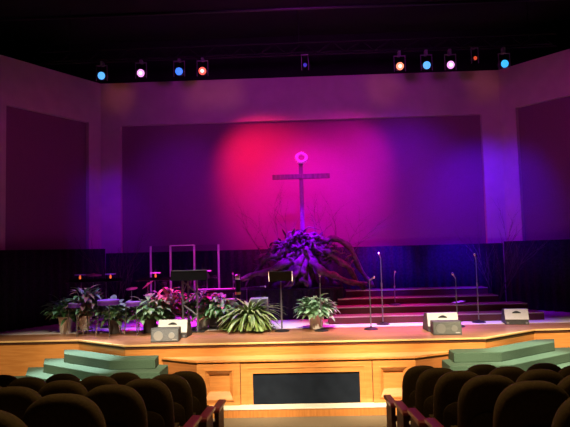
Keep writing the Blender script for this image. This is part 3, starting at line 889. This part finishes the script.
def par(label, x, z, lens, r=.10, tilt=104, pan=0):
    t = thing('stage_lamp', label, 'lamp', (x, 12.92, z), group='coloured stage lamps on the truss')
    h = obj('housing', lathe(BM(), [(r * .45, -.30), (r * .9, -.24), (r, -.06), (r * 1.06, .0), (r * 1.06, .05), (r * .96, .05), (r * .95, .02), (0, .02)], 24), 'rig', t, smooth=40, rot=(R(tilt), 0, R(pan)))
    bm = BM(); lathe(bm, [(r * .90, .022), (r * .8, .034), (r * .5, .05), (0, .058)], 24)
    obj('lens', bm, 'lens_' + lens, h, smooth=0)
    if lens in ('red', 'orange', 'magenta'):
        bm = BM(); lathe(bm, [(r * .5, .045), (r * .4, .056), (0, .064)], 20); obj('bulb', bm, 'lens_hot', h, smooth=0)
    bm = BM()
    for sx in (-1, 1): box(bm, sx * (r + .03) - .006, sx * (r + .03) + .006, -.02, .02, -.12, .24)
    box(bm, -(r + .036), r + .036, -.02, .02, .24, .255)
    obj('yoke', bm, 'grey', t)
    bm = BM(); box(bm, -.03, .03, -.03, .11, .255, 7.24 - z)
    obj('clamp', bm, 'grey', t)
LAMPS = [(-4.65, 6.89, 'lightblue', 'light blue stage lamp, leftmost on the truss'), (-3.70, 6.92, 'magenta', 'pinkish white stage lamp, second from left'),
         (-2.78, 6.93, 'blue', 'deep blue stage lamp, third from left'), (-2.22, 6.92, 'red', 'red stage lamp nearest the left of the cross'),
         (2.47, 6.87, 'orange', 'orange red stage lamp right of the cross'), (3.10, 6.87, 'lightblue', 'light blue stage lamp between the orange and pink ones'),
         (3.66, 6.86, 'magenta', 'pink stage lamp on the right side of the truss'), (4.92, 6.84, 'cyan', 'cyan stage lamp, rightmost on the truss')]
for x, z, l, lab in LAMPS: par(lab, x, z, l)
par('dim small blue stage lamp above the cross', .23, 6.98, 'dimblue', .05)
par('dim small red stage lamp between the pink and cyan ones', 4.24, 7.00, 'dimred', .05)

# put the origin of every large built-in-place thing at its own base
for o in [o for o in COL.objects if o.type == 'EMPTY' and abs(o.location.x) < 1e-6 and abs(o.location.y) < 1e-6]:
    pts = [c.location + v.co + Vector((0, 0, 0)) for c in o.children for v in c.data.vertices]
    b = Vector(((min(p.x for p in pts) + max(p.x for p in pts)) / 2, (min(p.y for p in pts) + max(p.y for p in pts)) / 2, min(p.z for p in pts)))
    o.location += b
    for c in o.children: c.location -= b

def spot(name, loc, aim, col, e, ang, blend=.6, r=.06):
    l = bpy.data.lights.new(name, 'SPOT'); l.energy = e; l.color = col; l.spot_size = R(ang); l.spot_blend = blend; l.shadow_soft_size = r
    o = bpy.data.objects.new(name, l); COL.objects.link(o); o.location = loc
    o.rotation_euler = (Vector(aim) - Vector(loc)).to_track_quat('-Z', 'Y').to_euler()
    return o
# back light from the truss onto the stage
PC = {'lightblue': (.28, .03, 1), 'blue': (.22, .01, 1), 'magenta': (.85, .03, .9), 'red': (1, .015, .08), 'orange': (1, .03, .10), 'cyan': (.35, .03, 1)}
aims = [(-3.7, 11.7), (-2.3, 12.7), (-1.5, 12.0), (-2.4, 12.2), (1.3, 12.2), (3.0, 11.9), (2.0, 11.7), (3.9, 11.8)]
for (x, z, l, lab), (ax, ay) in zip(LAMPS, aims):
    spot('truss_spot', (x, 12.72, z - .1), (ax, ay, S), PC[l], {'magenta': 3400, 'red': 1500, 'orange': 1500, 'blue': 1500}.get(l, 900), 34, .8)
# front of house: warm white on the apron and stage edge
for X, e in ((-3.4, 3900), (-1.6, 7400), (.2, 8600), (2.0, 8600), (3.8, 8200), (5.6, 7200)):
    spot('front_spot', (X * .5, 2.5, 8.2), (X, 9.75, .6), (1, .80, .54), e, 20.5, .75, .15)
spot('front_spot', (-2.6, 2.5, 8.2), (-5.3, 10.6, .30), (1, .80, .54), 5200, 15, .8, .15)
# overhead white on the plants, speakers and step treads along the stage edge
for X, e in ((-4.0, 1300), (-2.4, 2400), (-.4, 2400), (1.6, 2100), (3.4, 600)):
    spot('overhead_spot', (X, 9.8, 8.3), (X, 10.9 if X < -1 else 11.3, S), (1, .93, .86), e, 23, .8, .12)
spot('step_spot', (-4.1, 9.9, 8.3), (-4.15, 9.75, .7), (.86, .96, 1), 10000, 17, .8, .1)
spot('step_spot', (4.0, 9.8, 8.3), (4.0, 9.65, .7), (1, 1, .80), 6000, 17, .8, .1)
# colour washes on the wall from the overhead rig
YR, ZR = 11.6, 6.55
spot('wall_red', (-2.9, 12.6, 6.7), (.1, 14.6, 3.9), (1, .012, .09), 1150, 62, 1, .15)
spot('wall_red', (-2.3, 12.0, 6.65), (-.7, 14.6, 4.4), (1, .012, .06), 900, 60, 1, .15)
spot('wall_pink', (3.1, 12.6, 6.7), (.4, 14.6, 3.9), (.80, .0, .45), 1000, 66, 1, .15)
spot('wall_pink', (.6, 12.0, 6.6), (.3, 14.6, 3.2), (.66, .0, .84), 1000, 66, 1, .3)
spot('wall_wash', (.2, 7.0, 6.0), (.1, 14.6, 6.3), (.28, .007, .34), 1320, 85, .9, .4)
spot('wall_violet', (2.6, YR, ZR), (2.8, 14.6, 3.8), (.13, .0, .62), 900, 74, 1, .2)
spot('wall_blue_right', (4.6, 12.2, ZR), (4.80, 14.6, 2.9), (.08, .0, 1), 850, 66, 1, .2)
spot('wall_blue_left', (-4.75, 12.2, ZR), (-4.95, 14.6, 3.2), (.14, .0, 1), 260, 40, 1, .2)
spot('wall_purple_left', (-3.2, YR, ZR), (-3.0, 14.6, 3.4), (.10, .0, .34), 600, 72, 1, .2)
spot('wing_left', (-3.6, 9.4, ZR), (-6.2, 13.0, 4.2), (.40, .004, .24), 120, 75, 1)
spot('wing_right', (3.6, 9.4, ZR), (6.3, 13.3, 4.6), (.50, .010, .40), 200, 75, 1)
spot('roots_violet', (-.2, 10.8, ZR), (0, 13.3, 2.75), (.24, .0, 1), 11000, 20, 1)
for x in (-4.75, -2.55, -1.8, 2.3, 4.95):
    spot('amber_spill', (x, 13.35, 6.95), (x, 14.5, 6.82), (1, .30, .02), 5, 60, 1, .05)
spot('cross_violet', (.3, 10.6, ZR), (.06, 13.45, 4.0), (.22, .0, 1), 700, 22, 1)
spot('drum_violet', (-3.4, 10.2, ZR), (-3.9, 11.5, 1.4), (.26, .0, 1), 700, 20, 1)
for X, e in ((2.1, 5200), (3.9, 4200)):
    spot('drape_blue', (X + .3, 11.6, ZR), (X, 14.3, 1.45), (.06, .0, 1), e, 22, .8)
# a little warm spill over the seats
spot('house_spill', (0, 4.8, 8.4), (0, 4.5, 0), (1, .62, .24), 800, 64, .5, .8)

w = bpy.data.worlds.new('world'); scene.world = w; w.use_nodes = True
w.node_tree.nodes['Background'].inputs['Color'].default_value = (.004, .003, .006, 1)
w.node_tree.nodes['Background'].inputs['Strength'].default_value = 1

# ------------------------------------------------------------------ camera
yaw, pitch, roll, f = R(1.5), R(3.87), R(1.5), 554.0
F = Vector((-math.sin(yaw) * math.cos(pitch), math.cos(yaw) * math.cos(pitch), math.sin(pitch)))
Rv = Vector((math.cos(yaw), math.sin(yaw), 0)); U = Rv.cross(F)
R2 = Rv * math.cos(roll) - U * math.sin(roll); U2 = U * math.cos(roll) + Rv * math.sin(roll)
cd = bpy.data.cameras.new('camera'); cam = bpy.data.objects.new('camera', cd); COL.objects.link(cam)
m = Matrix((( R2.x, U2.x, -F.x, 0), (R2.y, U2.y, -F.y, 0), (R2.z, U2.z, -F.z, 2.58), (0, 0, 0, 1)))
cam.matrix_world = m
cd.sensor_fit = 'HORIZONTAL'; cd.sensor_width = 36; cd.lens = 36 * f / 570
cd.clip_end = 200
scene.camera = cam
vs = scene.view_settings
vs.view_transform = 'Standard'; vs.look = 'None'; vs.exposure = 0; vs.gamma = 1; vs.use_curve_mapping = False
